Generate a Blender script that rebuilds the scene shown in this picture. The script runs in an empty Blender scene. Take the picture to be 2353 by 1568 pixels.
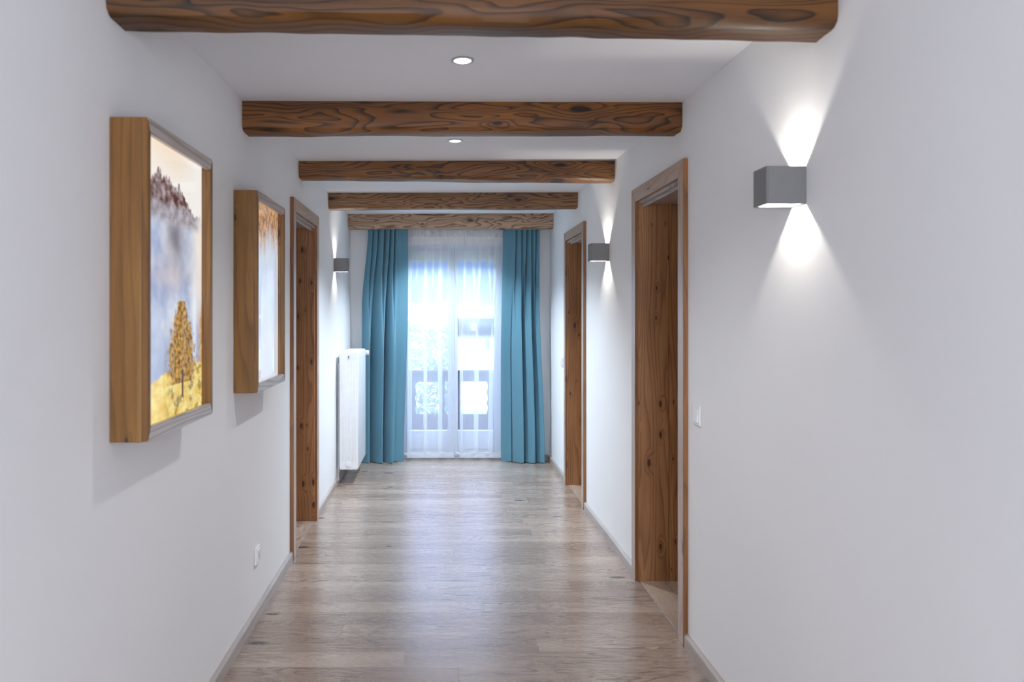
import bpy, bmesh, math, random
from mathutils import Vector, Matrix, noise as mn
random.seed(7)
C = bpy.context.scene.collection
PI = math.pi
# ------------------------------------------------------------------ measures (metres)
EYE = 1.507
XL, XR = -0.903, 1.117          # wall faces
H = EYE + 0.965                 # ceiling
YB = 7.50                       # window wall
YR = -3.0                       # rear end of the corridor

# ------------------------------------------------------------------ materials
def mat(name):
    m = bpy.data.materials.new(name); m.use_nodes = True
    nt = m.node_tree; nt.nodes.clear()
    return m, nt, nt.nodes, nt.links
def N(nt, t, **kw):
    n = nt.nodes.new(t)
    for k, v in kw.items():
        if k.startswith('_'): setattr(n, k[1:], v)
        else: n.inputs[k.replace('__', ' ')].default_value = v
    return n
def math_(nt, op, a, b=None, c=None, clamp=False):
    n = nt.nodes.new('ShaderNodeMath'); n.operation = op; n.use_clamp = clamp
    for i, v in enumerate((a, b, c)):
        if v is None: continue
        if isinstance(v, (int, float)): n.inputs[i].default_value = v
        else: nt.links.new(v, n.inputs[i])
    return n.outputs[0]
def mixc(nt, fac, a, b, mode='MIX'):
    n = nt.nodes.new('ShaderNodeMix'); n.data_type = 'RGBA'; n.blend_type = mode
    for sock, v in ((n.inputs[0], fac), (n.inputs[6], a), (n.inputs[7], b)):
        if isinstance(v, (int, float)): sock.default_value = v
        elif isinstance(v, tuple): sock.default_value = v if len(v) == 4 else (*v, 1)
        else: nt.links.new(v, sock)
    return n.outputs[2]
def ramp(nt, fac, stops, interp='LINEAR'):
    n = nt.nodes.new('ShaderNodeValToRGB'); n.color_ramp.interpolation = interp
    cr = n.color_ramp
    while len(cr.elements) < len(stops): cr.elements.new(0.5)
    for e, (p, c) in zip(cr.elements, stops):
        e.position = p; e.color = (*c, 1) if len(c) == 3 else c
    nt.links.new(fac, n.inputs[0]); return n.outputs[0]
def smooth(nt, v, lo, hi):
    n = nt.nodes.new('ShaderNodeMapRange'); n.interpolation_type = 'SMOOTHSTEP'
    n.inputs[1].default_value = lo; n.inputs[2].default_value = hi
    nt.links.new(v, n.inputs[0]); return n.outputs[0]
def bsdf(nt, color, rough=0.5, spec=0.5, bump=None, bstr=0.2, bdist=0.002, **kw):
    b = nt.nodes.new('ShaderNodeBsdfPrincipled'); o = nt.nodes.new('ShaderNodeOutputMaterial')
    for s, v in (('Base Color', color), ('Roughness', rough), ('Specular IOR Level', spec)):
        if isinstance(v, (int, float)): b.inputs[s].default_value = v
        elif isinstance(v, tuple): b.inputs[s].default_value = (*v, 1)
        else: nt.links.new(v, b.inputs[s])
    for k, v in kw.items(): b.inputs[k.replace('__', ' ')].default_value = v
    if bump is not None:
        bm_ = nt.nodes.new('ShaderNodeBump'); bm_.inputs['Strength'].default_value = bstr
        bm_.inputs['Distance'].default_value = bdist
        nt.links.new(bump, bm_.inputs['Height']); nt.links.new(bm_.outputs[0], b.inputs['Normal'])
    nt.links.new(b.outputs[0], o.inputs[0]); return b
def simple(name, color, rough=0.5, spec=0.5, **kw):
    m, nt, _, _ = mat(name)
    tc = N(nt, 'ShaderNodeTexCoord')
    no = N(nt, 'ShaderNodeTexNoise', Scale=18.0, Detail=3.0)
    nt.links.new(tc.outputs['Object'], no.inputs['Vector'])
    col = mixc(nt, no.outputs[0], tuple(c * 0.94 for c in color), tuple(min(1, c * 1.05) for c in color))
    bsdf(nt, col, rough, spec, **kw); return m
def emit(name, color, s):
    m, nt, _, _ = mat(name)
    e = N(nt, 'ShaderNodeEmission', Strength=s); e.inputs[0].default_value = (*color, 1)
    o = nt.nodes.new('ShaderNodeOutputMaterial'); nt.links.new(e.outputs[0], o.inputs[0]); return m

def wood(name, axis, light, mid, dark, bands=5.0, line=26.0, contrast=1.0, knots=0.55, ksize=0.16,
         rough=0.55, spec=0.4, bump=0.25, worn=None, kd=(1.5, 6.0), across=(6.5, 0.9), nrm=1):
    """growth-ring pine: grain runs along axis 0/1/2 of the object"""
    m, nt, _, L = mat(name)
    tc = N(nt, 'ShaderNodeTexCoord'); oi = N(nt, 'ShaderNodeObjectInfo')
    off = N(nt, 'ShaderNodeVectorMath', _operation='SCALE'); off.inputs[0].default_value = (13.1, 7.7, 19.3)
    L.new(oi.outputs['Random'], off.inputs['Scale'])
    add = N(nt, 'ShaderNodeVectorMath', _operation='ADD')
    L.new(tc.outputs['Object'], add.inputs[0]); L.new(off.outputs[0], add.inputs[1])
    def scaled(al, ac):
        v = [ac, ac, ac]; v[nrm] = ac * .15; v[axis] = al
        n = N(nt, 'ShaderNodeVectorMath', _operation='MULTIPLY'); n.inputs[1].default_value = v
        L.new(add.outputs[0], n.inputs[0]); return n.outputs[0]
    n1 = N(nt, 'ShaderNodeTexNoise', Scale=1.0, Detail=1.5, Roughness=0.45, Distortion=0.25)
    L.new(scaled(across[1], across[0]), n1.inputs['Vector'])
    wob = N(nt, 'ShaderNodeTexNoise', Scale=1.0, Detail=3.0, Roughness=0.6)
    L.new(scaled(5.0, 22.0), wob.inputs['Vector'])
    # straight component across the grain
    sep = N(nt, 'ShaderNodeSeparateXYZ'); L.new(add.outputs[0], sep.inputs[0])
    ax = [0, 1, 2]; ax.remove(axis)
    lin = math_(nt, 'ADD', sep.outputs[ax[0]], sep.outputs[ax[1]])
    # knots
    vo = N(nt, 'ShaderNodeTexVoronoi', _voronoi_dimensions='2D', Scale=1.0, Randomness=0.9)
    oth = [a_ for a_ in (0, 1, 2) if a_ not in (axis, nrm)][0]
    ws = N(nt, 'ShaderNodeSeparateColor'); L.new(wob.outputs['Color'], ws.inputs[0])
    kc = N(nt, 'ShaderNodeCombineXYZ')
    L.new(math_(nt, 'MULTIPLY_ADD', sep.outputs[axis], kd[0], math_(nt, 'MULTIPLY', ws.outputs[0], .12)), kc.inputs[0])
    L.new(math_(nt, 'MULTIPLY_ADD', sep.outputs[oth], kd[1], math_(nt, 'MULTIPLY', ws.outputs[1], .12)), kc.inputs[1])
    L.new(kc.outputs[0], vo.inputs['Vector'])
    sc = N(nt, 'ShaderNodeSeparateColor'); L.new(vo.outputs['Color'], sc.inputs[0])
    keep = math_(nt, 'GREATER_THAN', sc.outputs[0], 1 - knots)
    size = math_(nt, 'MULTIPLY_ADD', sc.outputs[1], ksize, ksize * 0.35)
    dn = math_(nt, 'DIVIDE', vo.outputs['Distance'], size)
    core = math_(nt, 'MULTIPLY', smooth(nt, dn, 1.15, 0.7), keep)
    halo = math_(nt, 'MULTIPLY', smooth(nt, dn, 4.0, 0.6), keep)
    f = math_(nt, 'MULTIPLY', n1.outputs[0], bands)
    f = math_(nt, 'MULTIPLY_ADD', lin, line, f)
    f = math_(nt, 'MULTIPLY_ADD', wob.outputs[0], 0.35, f)
    f = math_(nt, 'MULTIPLY_ADD', halo, 1.6, f)
    fr = math_(nt, 'FRACT', f)
    ringv = ramp(nt, fr, [(0.0, (0, 0, 0)), (0.50, (.10, .10, .10)), (0.80, (.75, .75, .75)), (0.91, (1, 1, 1)), (1.0, (0, 0, 0))])
    fib = N(nt, 'ShaderNodeTexNoise', Scale=1.0, Detail=3.0, Roughness=0.7)
    L.new(scaled(6.0, 260.0), fib.inputs['Vector'])
    big = N(nt, 'ShaderNodeTexNoise', Scale=1.0, Detail=2.0)
    L.new(scaled(1.6, 9.0), big.inputs['Vector'])
    base = mixc(nt, smooth(nt, big.outputs[0], 0.3, 0.7), light, mid)
    rf = math_(nt, 'MULTIPLY', ringv, contrast)
    rf = math_(nt, 'MULTIPLY', rf, math_(nt, 'MULTIPLY_ADD', big.outputs[0], 0.8, 0.4), clamp=True)
    col = mixc(nt, rf, base, dark)
    fibf = math_(nt, 'MULTIPLY_ADD', fib.outputs[0], 0.7, 0.65)
    vm = N(nt, 'ShaderNodeVectorMath', _operation='SCALE'); L.new(col, vm.inputs[0]); L.new(fibf, vm.inputs['Scale'])
    col = mixc(nt, math_(nt, 'MULTIPLY', core, 0.92), vm.outputs[0], tuple(c * 0.22 for c in dark))
    col = mixc(nt, math_(nt, 'MULTIPLY', halo, 0.25), col, dark)
    if worn is not None:      # whitish rubbed arris near a given height of the object
        z0, z1, wc = worn
        wn = N(nt, 'ShaderNodeTexNoise', Scale=1.0, Detail=4.0); L.new(scaled(4.0, 30.0), wn.inputs['Vector'])
        s2 = N(nt, 'ShaderNodeSeparateXYZ'); L.new(tc.outputs['Object'], s2.inputs[0])
        wz = smooth(nt, s2.outputs[2], z1, z0)
        col = mixc(nt, math_(nt, 'MULTIPLY', wz, smooth(nt, wn.outputs[0], 0.35, 0.7)), col, wc)
    h = math_(nt, 'MULTIPLY_ADD', fib.outputs[0], 0.5, math_(nt, 'MULTIPLY', ringv, 0.5))
    bsdf(nt, col, rough, spec, bump=h, bstr=bump, bdist=0.0015); return m

# reddish-brown beams; window daylight is put into the colours, paler from near to far
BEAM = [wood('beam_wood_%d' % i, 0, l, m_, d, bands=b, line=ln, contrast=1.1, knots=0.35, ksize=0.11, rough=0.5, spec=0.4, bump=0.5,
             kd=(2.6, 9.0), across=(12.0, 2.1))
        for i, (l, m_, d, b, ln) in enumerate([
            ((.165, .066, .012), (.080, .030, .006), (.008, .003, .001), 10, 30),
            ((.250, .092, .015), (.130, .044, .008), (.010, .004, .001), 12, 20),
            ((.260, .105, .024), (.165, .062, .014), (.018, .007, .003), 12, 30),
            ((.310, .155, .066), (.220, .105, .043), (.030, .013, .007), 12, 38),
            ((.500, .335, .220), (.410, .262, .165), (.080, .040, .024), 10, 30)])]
PINE = {a: wood('old_pine_%s' % 'xyz'[a], a, (.32, .130, .032), (.23, .088, .020), (.10, .034, .008), bands=10, line=30, contrast=0.6,
                knots=0.3, ksize=0.08, rough=0.38, spec=0.7, bump=0.2, kd=(3, 12.0)) for a in range(3)}
FACE = {a: wood('sheen_casing_pine_%s' % 'xyz'[a], a, (.54, .42, .34), (.46, .35, .28), (.22, .15, .12), bands=10, line=30, contrast=0.5,
                knots=0.3, ksize=0.08, rough=0.33, spec=0.9, bump=0.2, kd=(3, 12.0), nrm=0) for a in range(3)}  # casing fronts: glancing window reflection painted as a paler tone
JAMB = {a: wood('reveal_pine_%s' % 'xyz'[a], a, (.42, .215, .090), (.32, .150, .058), (.12, .040, .012), bands=8, line=30, contrast=0.7,
                knots=0.55, ksize=0.095, rough=0.45, spec=0.5, bump=0.15, kd=(5.0, 13.0), across=(7.5, 0.8)) for a in range(3)}
CASE = {a: wood('lightbox_pine_%s' % 'xyz'[a], a, (.275, .132, .028), (.200, .088, .016), (.08, .030, .006), bands=6, line=26, contrast=0.5,
                knots=0.25, ksize=0.07, rough=0.45, spec=0.5, bump=0.2, kd=(4, 14.0)) for a in range(3)}
GREY = {a: wood('weathered_pine_%s' % 'xyz'[a], a, (.56, .51, .48), (.44, .38, .35), (.14, .11, .10), bands=8, line=40, contrast=0.8,
                knots=0.15, ksize=0.08, rough=0.38, spec=0.8, bump=0.3, nrm=0) for a in range(3)}
SKIRT = wood('skirting_oak', 1, (.46, .41, .37), (.40, .35, .31), (.28, .23, .20), bands=3, line=20, contrast=0.4, knots=0, rough=0.35, spec=0.5, bump=0.1)

# plaster
def plaster(name, col):
    m, nt, _, L = mat(name)
    tc = N(nt, 'ShaderNodeTexCoord')
    a = N(nt, 'ShaderNodeTexNoise', Scale=1.6, Detail=3.0); b = N(nt, 'ShaderNodeTexNoise', Scale=60.0, Detail=4.0)
    L.new(tc.outputs['Object'], a.inputs[0]); L.new(tc.outputs['Object'], b.inputs[0])
    c = mixc(nt, a.outputs[0], tuple(x * .975 for x in col), col)
    h = math_(nt, 'MULTIPLY_ADD', a.outputs[0], 9.0, math_(nt, 'MULTIPLY', b.outputs[0], 0.35))
    bsdf(nt, c, 0.85, 0.2, bump=h, bstr=0.35, bdist=0.0018); return m
M_WALL = plaster('white_plaster', (.85, .860, .870))
M_CEIL = plaster('ceiling_paint', (.81, .83, .87))

# floor boards laid across the corridor
def floor_mat(name='limed_oak_floor', along=0, tint=(1, 1, 1)):
    m, nt, _, L = mat(name)
    tc = N(nt, 'ShaderNodeTexCoord')
    sp = N(nt, 'ShaderNodeSeparateXYZ'); L.new(tc.outputs['Object'], sp.inputs[0])
    X, Y = sp.outputs[along], sp.outputs[1 - along]
    PW = 0.1425
    row = math_(nt, 'FLOOR', math_(nt, 'DIVIDE', Y, PW))
    wn = N(nt, 'ShaderNodeTexWhiteNoise', _noise_dimensions='1D'); L.new(row, wn.inputs['W'])
    xo = math_(nt, 'MULTIPLY_ADD', wn.outputs[0], 5.3, X)
    PLn = 1.75
    colm = math_(nt, 'FLOOR', math_(nt, 'DIVIDE', xo, PLn))
    cell = N(nt, 'ShaderNodeCombineXYZ'); L.new(row, cell.inputs[0]); L.new(colm, cell.inputs[1])
    w2 = N(nt, 'ShaderNodeTexWhiteNoise', _noise_dimensions='3D'); L.new(cell.outputs[0], w2.inputs[0])
    cs = N(nt, 'ShaderNodeSeparateColor'); L.new(w2.outputs['Color'], cs.inputs[0])
    fy = math_(nt, 'FRACT', math_(nt, 'DIVIDE', Y, PW)); fx = math_(nt, 'FRACT', math_(nt, 'DIVIDE', xo, PLn))
    ey = math_(nt, 'MULTIPLY', math_(nt, 'MINIMUM', fy, math_(nt, 'SUBTRACT', 1.0, fy)), PW)
    ex = math_(nt, 'MULTIPLY', math_(nt, 'MINIMUM', fx, math_(nt, 'SUBTRACT', 1.0, fx)), PLn)
    seam = smooth(nt, math_(nt, 'MINIMUM', ex, ey), 0.0022, 0.0)
    # per-board coordinates
    gx = math_(nt, 'MULTIPLY_ADD', cs.outputs[0], 31.0, X); gy = math_(nt, 'MULTIPLY_ADD', cs.outputs[1], 17.0, Y)
    def vec(a, b):
        n = N(nt, 'ShaderNodeCombineXYZ'); L.new(math_(nt, 'MULTIPLY', gx, a), n.inputs[0]); L.new(math_(nt, 'MULTIPLY', gy, b), n.inputs[1])
        return n.outputs[0]
    n1 = N(nt, 'ShaderNodeTexNoise', Scale=1.0, Detail=2.0, Distortion=0.6); L.new(vec(2.2, 17), n1.inputs[0])
    n3 = N(nt, 'ShaderNodeTexNoise', Scale=1.0, Detail=2.0); L.new(vec(38, 120), n3.inputs[0])
    fr = math_(nt, 'FRACT', math_(nt, 'ADD', math_(nt, 'MULTIPLY', n1.outputs[0], 9.0), math_(nt, 'MULTIPLY', n3.outputs[0], 0.5)))
    ring = ramp(nt, fr, [(0, (0, 0, 0)), (.55, (.3, .3, .3)), (.82, (1, 1, 1)), (1, (0, 0, 0))])
    fib = N(nt, 'ShaderNodeTexNoise', Scale=1.0, Detail=3.0, Roughness=.7); L.new(vec(9, 330), fib.inputs[0])
    pz = N(nt, 'ShaderNodeTexNoise', Scale=1.0, Detail=1.0); L.new(vec(1.2, 7), pz.inputs[0])
    vo = N(nt, 'ShaderNodeTexVoronoi', Scale=1.0); vo.voronoi_dimensions = '2D'; L.new(vec(2.0, 5.5), vo.inputs[0])
    vs = N(nt, 'ShaderNodeSeparateColor'); L.new(vo.outputs['Color'], vs.inputs[0])
    kn = math_(nt, 'MULTIPLY', math_(nt, 'GREATER_THAN', vs.outputs[0], 0.83),
               smooth(nt, math_(nt, 'DIVIDE', vo.outputs['Distance'], math_(nt, 'MULTIPLY_ADD', vs.outputs[1], .07, .035)), 1.2, .5))
    lt = tuple(a * b for a, b in zip((.420, .325, .258), tint)); dk = tuple(a * b for a, b in zip((.325, .240, .185), tint))
    base = mixc(nt, smooth(nt, cs.outputs[2], 0.0, 1.0), lt, dk)
    rg = tuple(a * b for a, b in zip((.150, .098, .072), tint))
    col = mixc(nt, math_(nt, 'MULTIPLY', ring, smooth(nt, pz.outputs[0], .22, .62)), base, rg)
    vm = N(nt, 'ShaderNodeVectorMath', _operation='SCALE'); L.new(col, vm.inputs[0])
    L.new(math_(nt, 'MULTIPLY_ADD', fib.outputs[0], .5, .75), vm.inputs['Scale'])
    col = mixc(nt, kn, vm.outputs[0], (.04, .035, .035))
    col = mixc(nt, math_(nt, 'MULTIPLY', seam, .8), col, (.14, .09, .06))
    r = math_(nt, 'MULTIPLY_ADD', ring, 0.10, 0.24)
    h = math_(nt, 'SUBTRACT', math_(nt, 'MULTIPLY', fib.outputs[0], .3), math_(nt, 'MULTIPLY', seam, 1.0))
    bsdf(nt, col, r, 0.9, bump=h, bstr=0.25, bdist=0.001, Coat__Weight=.35, Coat__Roughness=.22); return m
M_FLOOR = floor_mat()
M_THRESH = floor_mat('threshold_oak', 1, (1.2, 1.2, 1.2))

# cloth
def cloth_mat(name, col, dark, trans):
    m, nt, _, L = mat(name)
    tc = N(nt, 'ShaderNodeTexCoord')
    mp = N(nt, 'ShaderNodeMapping'); mp.inputs['Scale'].default_value = (900, 900, 500); L.new(tc.outputs['Object'], mp.inputs[0])
    no = N(nt, 'ShaderNodeTexNoise', Scale=1.0, Detail=2.0); L.new(mp.outputs[0], no.inputs[0])
    c = mixc(nt, no.outputs[0], dark, col)
    b = N(nt, 'ShaderNodeBsdfPrincipled', Roughness=0.75); L.new(c, b.inputs['Base Color'])
    b.inputs['Sheen Weight'].default_value = 0.25; b.inputs['Specular IOR Level'].default_value = 0.25
    t = N(nt, 'ShaderNodeBsdfTranslucent'); L.new(c, t.inputs[0])
    mx = N(nt, 'ShaderNodeMixShader'); mx.inputs[0].default_value = trans
    L.new(b.outputs[0], mx.inputs[1]); L.new(t.outputs[0], mx.inputs[2])
    o = N(nt, 'ShaderNodeOutputMaterial'); L.new(mx.outputs[0], o.inputs[0]); return m
M_TEAL = cloth_mat('teal_cloth', (.135, .300, .390), (.085, .22, .30), 0.03)

def sheer_mat(name, opac):
    m, nt, _, L = mat(name)
    tc = N(nt, 'ShaderNodeTexCoord')
    mp = N(nt, 'ShaderNodeMapping'); mp.inputs['Scale'].default_value = (700, 700, 3); L.new(tc.outputs['Object'], mp.inputs[0])
    no = N(nt, 'ShaderNodeTexNoise', Scale=1.0, Detail=1.0); L.new(mp.outputs[0], no.inputs[0])
    d = N(nt, 'ShaderNodeBsdfDiffuse'); d.inputs[0].default_value = (.93, .94, .96, 1)
    t = N(nt, 'ShaderNodeBsdfTranslucent'); t.inputs[0].default_value = (.93, .95, .98, 1)
    m1 = N(nt, 'ShaderNodeMixShader'); m1.inputs[0].default_value = .55
    L.new(d.outputs[0], m1.inputs[1]); L.new(t.outputs[0], m1.inputs[2])
    tr = N(nt, 'ShaderNodeBsdfTransparent')
    fac = math_(nt, 'MULTIPLY_ADD', no.outputs[0], .12, opac - .06)
    m2 = N(nt, 'ShaderNodeMixShader'); L.new(fac, m2.inputs[0])
    L.new(tr.outputs[0], m2.inputs[1]); L.new(m1.outputs[0], m2.inputs[2])
    o = N(nt, 'ShaderNodeOutputMaterial'); L.new(m2.outputs[0], o.inputs[0]); return m
M_SHEER = sheer_mat('sheer_voile', 0.36)
M_SHEER_HEAD = sheer_mat('sheer_heading', 0.75)

def glass_mat(name, tint=(1, 1, 1)):
    m, nt, _, L = mat(name)
    tr = N(nt, 'ShaderNodeBsdfTransparent'); tr.inputs[0].default_value = (*tint, 1)
    g = N(nt, 'ShaderNodeBsdfGlossy', Roughness=0.0)
    ge = N(nt, 'ShaderNodeNewGeometry'); dt = N(nt, 'ShaderNodeVectorMath', _operation='DOT_PRODUCT')
    L.new(ge.outputs['Incoming'], dt.inputs[0]); L.new(ge.outputs['Normal'], dt.inputs[1])
    cs_ = math_(nt, 'ABSOLUTE', dt.outputs['Value'])          # Schlick reflectance of a thin pane
    f = math_(nt, 'MULTIPLY_ADD', math_(nt, 'POWER', math_(nt, 'SUBTRACT', 1.0, cs_), 5.0), 0.93, 0.05)
    mx = N(nt, 'ShaderNodeMixShader'); L.new(f, mx.inputs[0]); L.new(tr.outputs[0], mx.inputs[1]); L.new(g.outputs[0], mx.inputs[2])
    o = N(nt, 'ShaderNodeOutputMaterial'); L.new(mx.outputs[0], o.inputs[0]); return m
M_GLASS = glass_mat('clear_glass')

M_LAMP = simple('grey_cast_metal', (.20, .20, .20), 0.55, 0.4)
M_LAMP_IN = simple('lamp_white_lining', (.85, .85, .83), 0.4)
M_WHITE = simple('white_enamel', (.86, .87, .88), 0.28, 0.5)
M_PLASTIC = simple('white_plastic', (.85, .85, .85), 0.25, 0.5)
M_PLASTIC2 = simple('grey_white_plastic', (.62, .64, .68), 0.35, 0.5)
M_FRAME = simple('backlit_window_paint', (.52, .57, .66), 0.35, 0.5)  # white paint with its backlit blue-grey shade put into the colour
M_CHROME = simple('brushed_chrome', (.55, .56, .58), 0.25, 0.5, Metallic=1.0)
M_DARK = simple('dark_gap', (.02, .018, .016), 0.8)
M_STEELRING = simple('satin_steel', (.45, .46, .48), 0.4, 0.5, Metallic=0.8)
M_BULB = emit('led_glow', (1.0, 0.98, 1.0), 14.0)
M_LED = emit('led_warm', (1.0, 0.90, 0.75), 6.0)

# ------------------------------------------------------------------ mesh helpers
def bx(bm, x0, x1, y0, y1, z0, z1, bev=0.0, seg=2):
    vs = [bm.verts.new((x, y, z)) for x in (x0, x1) for y in (y0, y1) for z in (z0, z1)]
    fs = [bm.faces.new([vs[i] for i in q]) for q in ((0, 1, 3, 2), (4, 6, 7, 5), (0, 4, 5, 1), (2, 3, 7, 6), (0, 2, 6, 4), (1, 5, 7, 3))]
    if bev > 0:
        es = list({e for f in fs for e in f.edges})
        bmesh.ops.bevel(bm, geom=es, offset=bev, segments=seg, affect='EDGES', profile=0.6)
def cyl(bm, p0, p1, r0, r1=None, n=20, cap=True):
    p0, p1 = Vector(p0), Vector(p1); r1 = r0 if r1 is None else r1
    d = (p1 - p0).normalized(); a = d.orthogonal().normalized(); b = d.cross(a)
    A = [bm.verts.new(p0 + (a * math.cos(t) + b * math.sin(t)) * r0) for t in [2 * PI * i / n for i in range(n)]]
    B = [bm.verts.new(p1 + (a * math.cos(t) + b * math.sin(t)) * r1) for t in [2 * PI * i / n for i in range(n)]]
    for i in range(n): bm.faces.new((A[i], A[(i + 1) % n], B[(i + 1) % n], B[i]))
    if cap: bm.faces.new(A[::-1]); bm.faces.new(B)
def prism(bm, pts, axis, a, b):
    """extrude a 2-D outline along an axis from a to b"""
    def P(p, t):
        v = [0, 0, 0]; o = [i for i in range(3) if i != axis]; v[o[0]], v[o[1]], v[axis] = p[0], p[1], t; return v
    A = [bm.verts.new(P(p, a)) for p in pts]; B = [bm.verts.new(P(p, b)) for p in pts]; n = len(pts)
    for i in range(n): bm.faces.new((A[i], A[(i + 1) % n], B[(i + 1) % n], B[i]))
    bm.faces.new(A[::-1]); bm.faces.new(B)
def obj(name, bm, m, parent=None, smooth_=False, loc=None):
    bmesh.ops.recalc_face_normals(bm, faces=bm.faces)
    me = bpy.data.meshes.new(name); bm.to_mesh(me); bm.free()
    if smooth_:
        for p in me.polygons: p.use_smooth = True
        try: me.set_sharp_from_angle(angle=math.radians(35))
        except Exception: pass
    o = bpy.data.objects.new(name, me); C.objects.link(o)
    for mm in (m if isinstance(m, (list, tuple)) else [m]): me.materials.append(mm)
    if parent: o.parent = parent
    if loc: o.location = loc
    return o
def tag(o, label, cat, group=None):
    o['label'] = label; o['category'] = cat
    if group: o['group'] = group
    return o
def thing(name, label, cat, loc=(0, 0, 0), group=None):
    o = bpy.data.objects.new(name, None); C.objects.link(o); o.location = loc; o.empty_display_size = .05
    return tag(o, label, cat, group)
def struct(name, bm, m, parent=None, smooth_=False):
    o = obj(name, bm, m, parent, smooth_)
    if not parent: o['kind'] = 'structure'
    return o
def dup(root, loc, label):
    r = root.copy(); C.objects.link(r); r.location = loc; r['label'] = label
    for ch in list(root.children):
        c = ch.copy(); C.objects.link(c); c.parent = r
        for g in list(ch.children):
            d = g.copy(); C.objects.link(d); d.parent = c
    return r
def bmn(): return bmesh.new()

# ------------------------------------------------------------------ the shell
DZ = 2.128                                   # height of the door openings
L1 = (4.544, 5.338)                          # left door opening (Y range)
R1 = (3.396, 4.151)                          # near right door opening
R2 = (5.705, 6.450)                          # far right door opening
TH = 0.34
def side_wall(name, xf, out, doors):
    bm = bmn(); x0, x1 = sorted((xf, xf + out))
    y = YR
    for a, b in doors:
        bx(bm, x0, x1, y, a, -.02, H); bx(bm, x0, x1, a, b, DZ, H); y = b
    bx(bm, x0, x1, y, YB + .30, -.02, H)
    bmesh.ops.remove_doubles(bm, verts=bm.verts, dist=1e-5)
    return struct(name, bm, M_WALL)
side_wall('wall_left', XL, -TH, [L1]); side_wall('wall_right', XR, TH, [R1, R2])
# window wall
WX0, WX1, WZ1 = -0.43, 0.70, 2.19
bm = bmn()
bx(bm, XL, WX0, YB, YB + .30, -.02, H); bx(bm, WX1, XR, YB, YB + .30, -.02, H); bx(bm, WX0, WX1, YB, YB + .30, WZ1, H)
struct('wall_back', bm, M_WALL)
# unseen rear wall; its opening is added to let fill light in
bm = bmn()
bx(bm, XL, -.75, YR - .2, YR, -.02, H); bx(bm, .95, XR, YR - .2, YR, -.02, H); bx(bm, -.75, .95, YR - .2, YR, 2.25, H)
struct('wall_rear', bm, M_WALL)
bm = bmn(); bx(bm, XL - TH, XR + TH, YR - .2, YB + .30, -.12, 0.0); struct('floor', bm, M_FLOOR)
bm = bmn(); bx(bm, XL - TH, XR + TH, YR - .2, YB + .30, H, H + .2); struct('ceiling', bm, M_CEIL)

# baseboards: small profile with a chamfered top
def base(name, xf, s, y0, y1):
    bm = bmn()
    pts = [(xf, 0.0), (xf + s * .018, 0.0), (xf + s * .018, .048), (xf + s * .0165, .051), (xf + s * .006, .060), (xf, .060)]
    prism(bm, pts, 1, y0, y1); return struct(name, bm, SKIRT)
base('baseboard_left', XL, 1, YR, L1[0] - .075); base('baseboard_left', XL, 1, L1[1] + .075, YB - .018)
base('baseboard_right', XR, -1, YR, R1[0] - .070); base('baseboard_right', XR, -1, R1[1] + .07, R2[0] - .07); base('baseboard_right', XR, -1, R2[1] + .07, YB - .018)
for a, b in ((XL + .0185, WX0 + .01), (WX1 - .01, XR - .0185)):
    bm = bmn(); prism(bm, [(YB, 0), (YB - .018, 0), (YB - .018, .048), (YB - .0165, .051), (YB - .006, .060), (YB, .060)], 0, a, b)
    struct('baseboard_back', bm, SKIRT)

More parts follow.
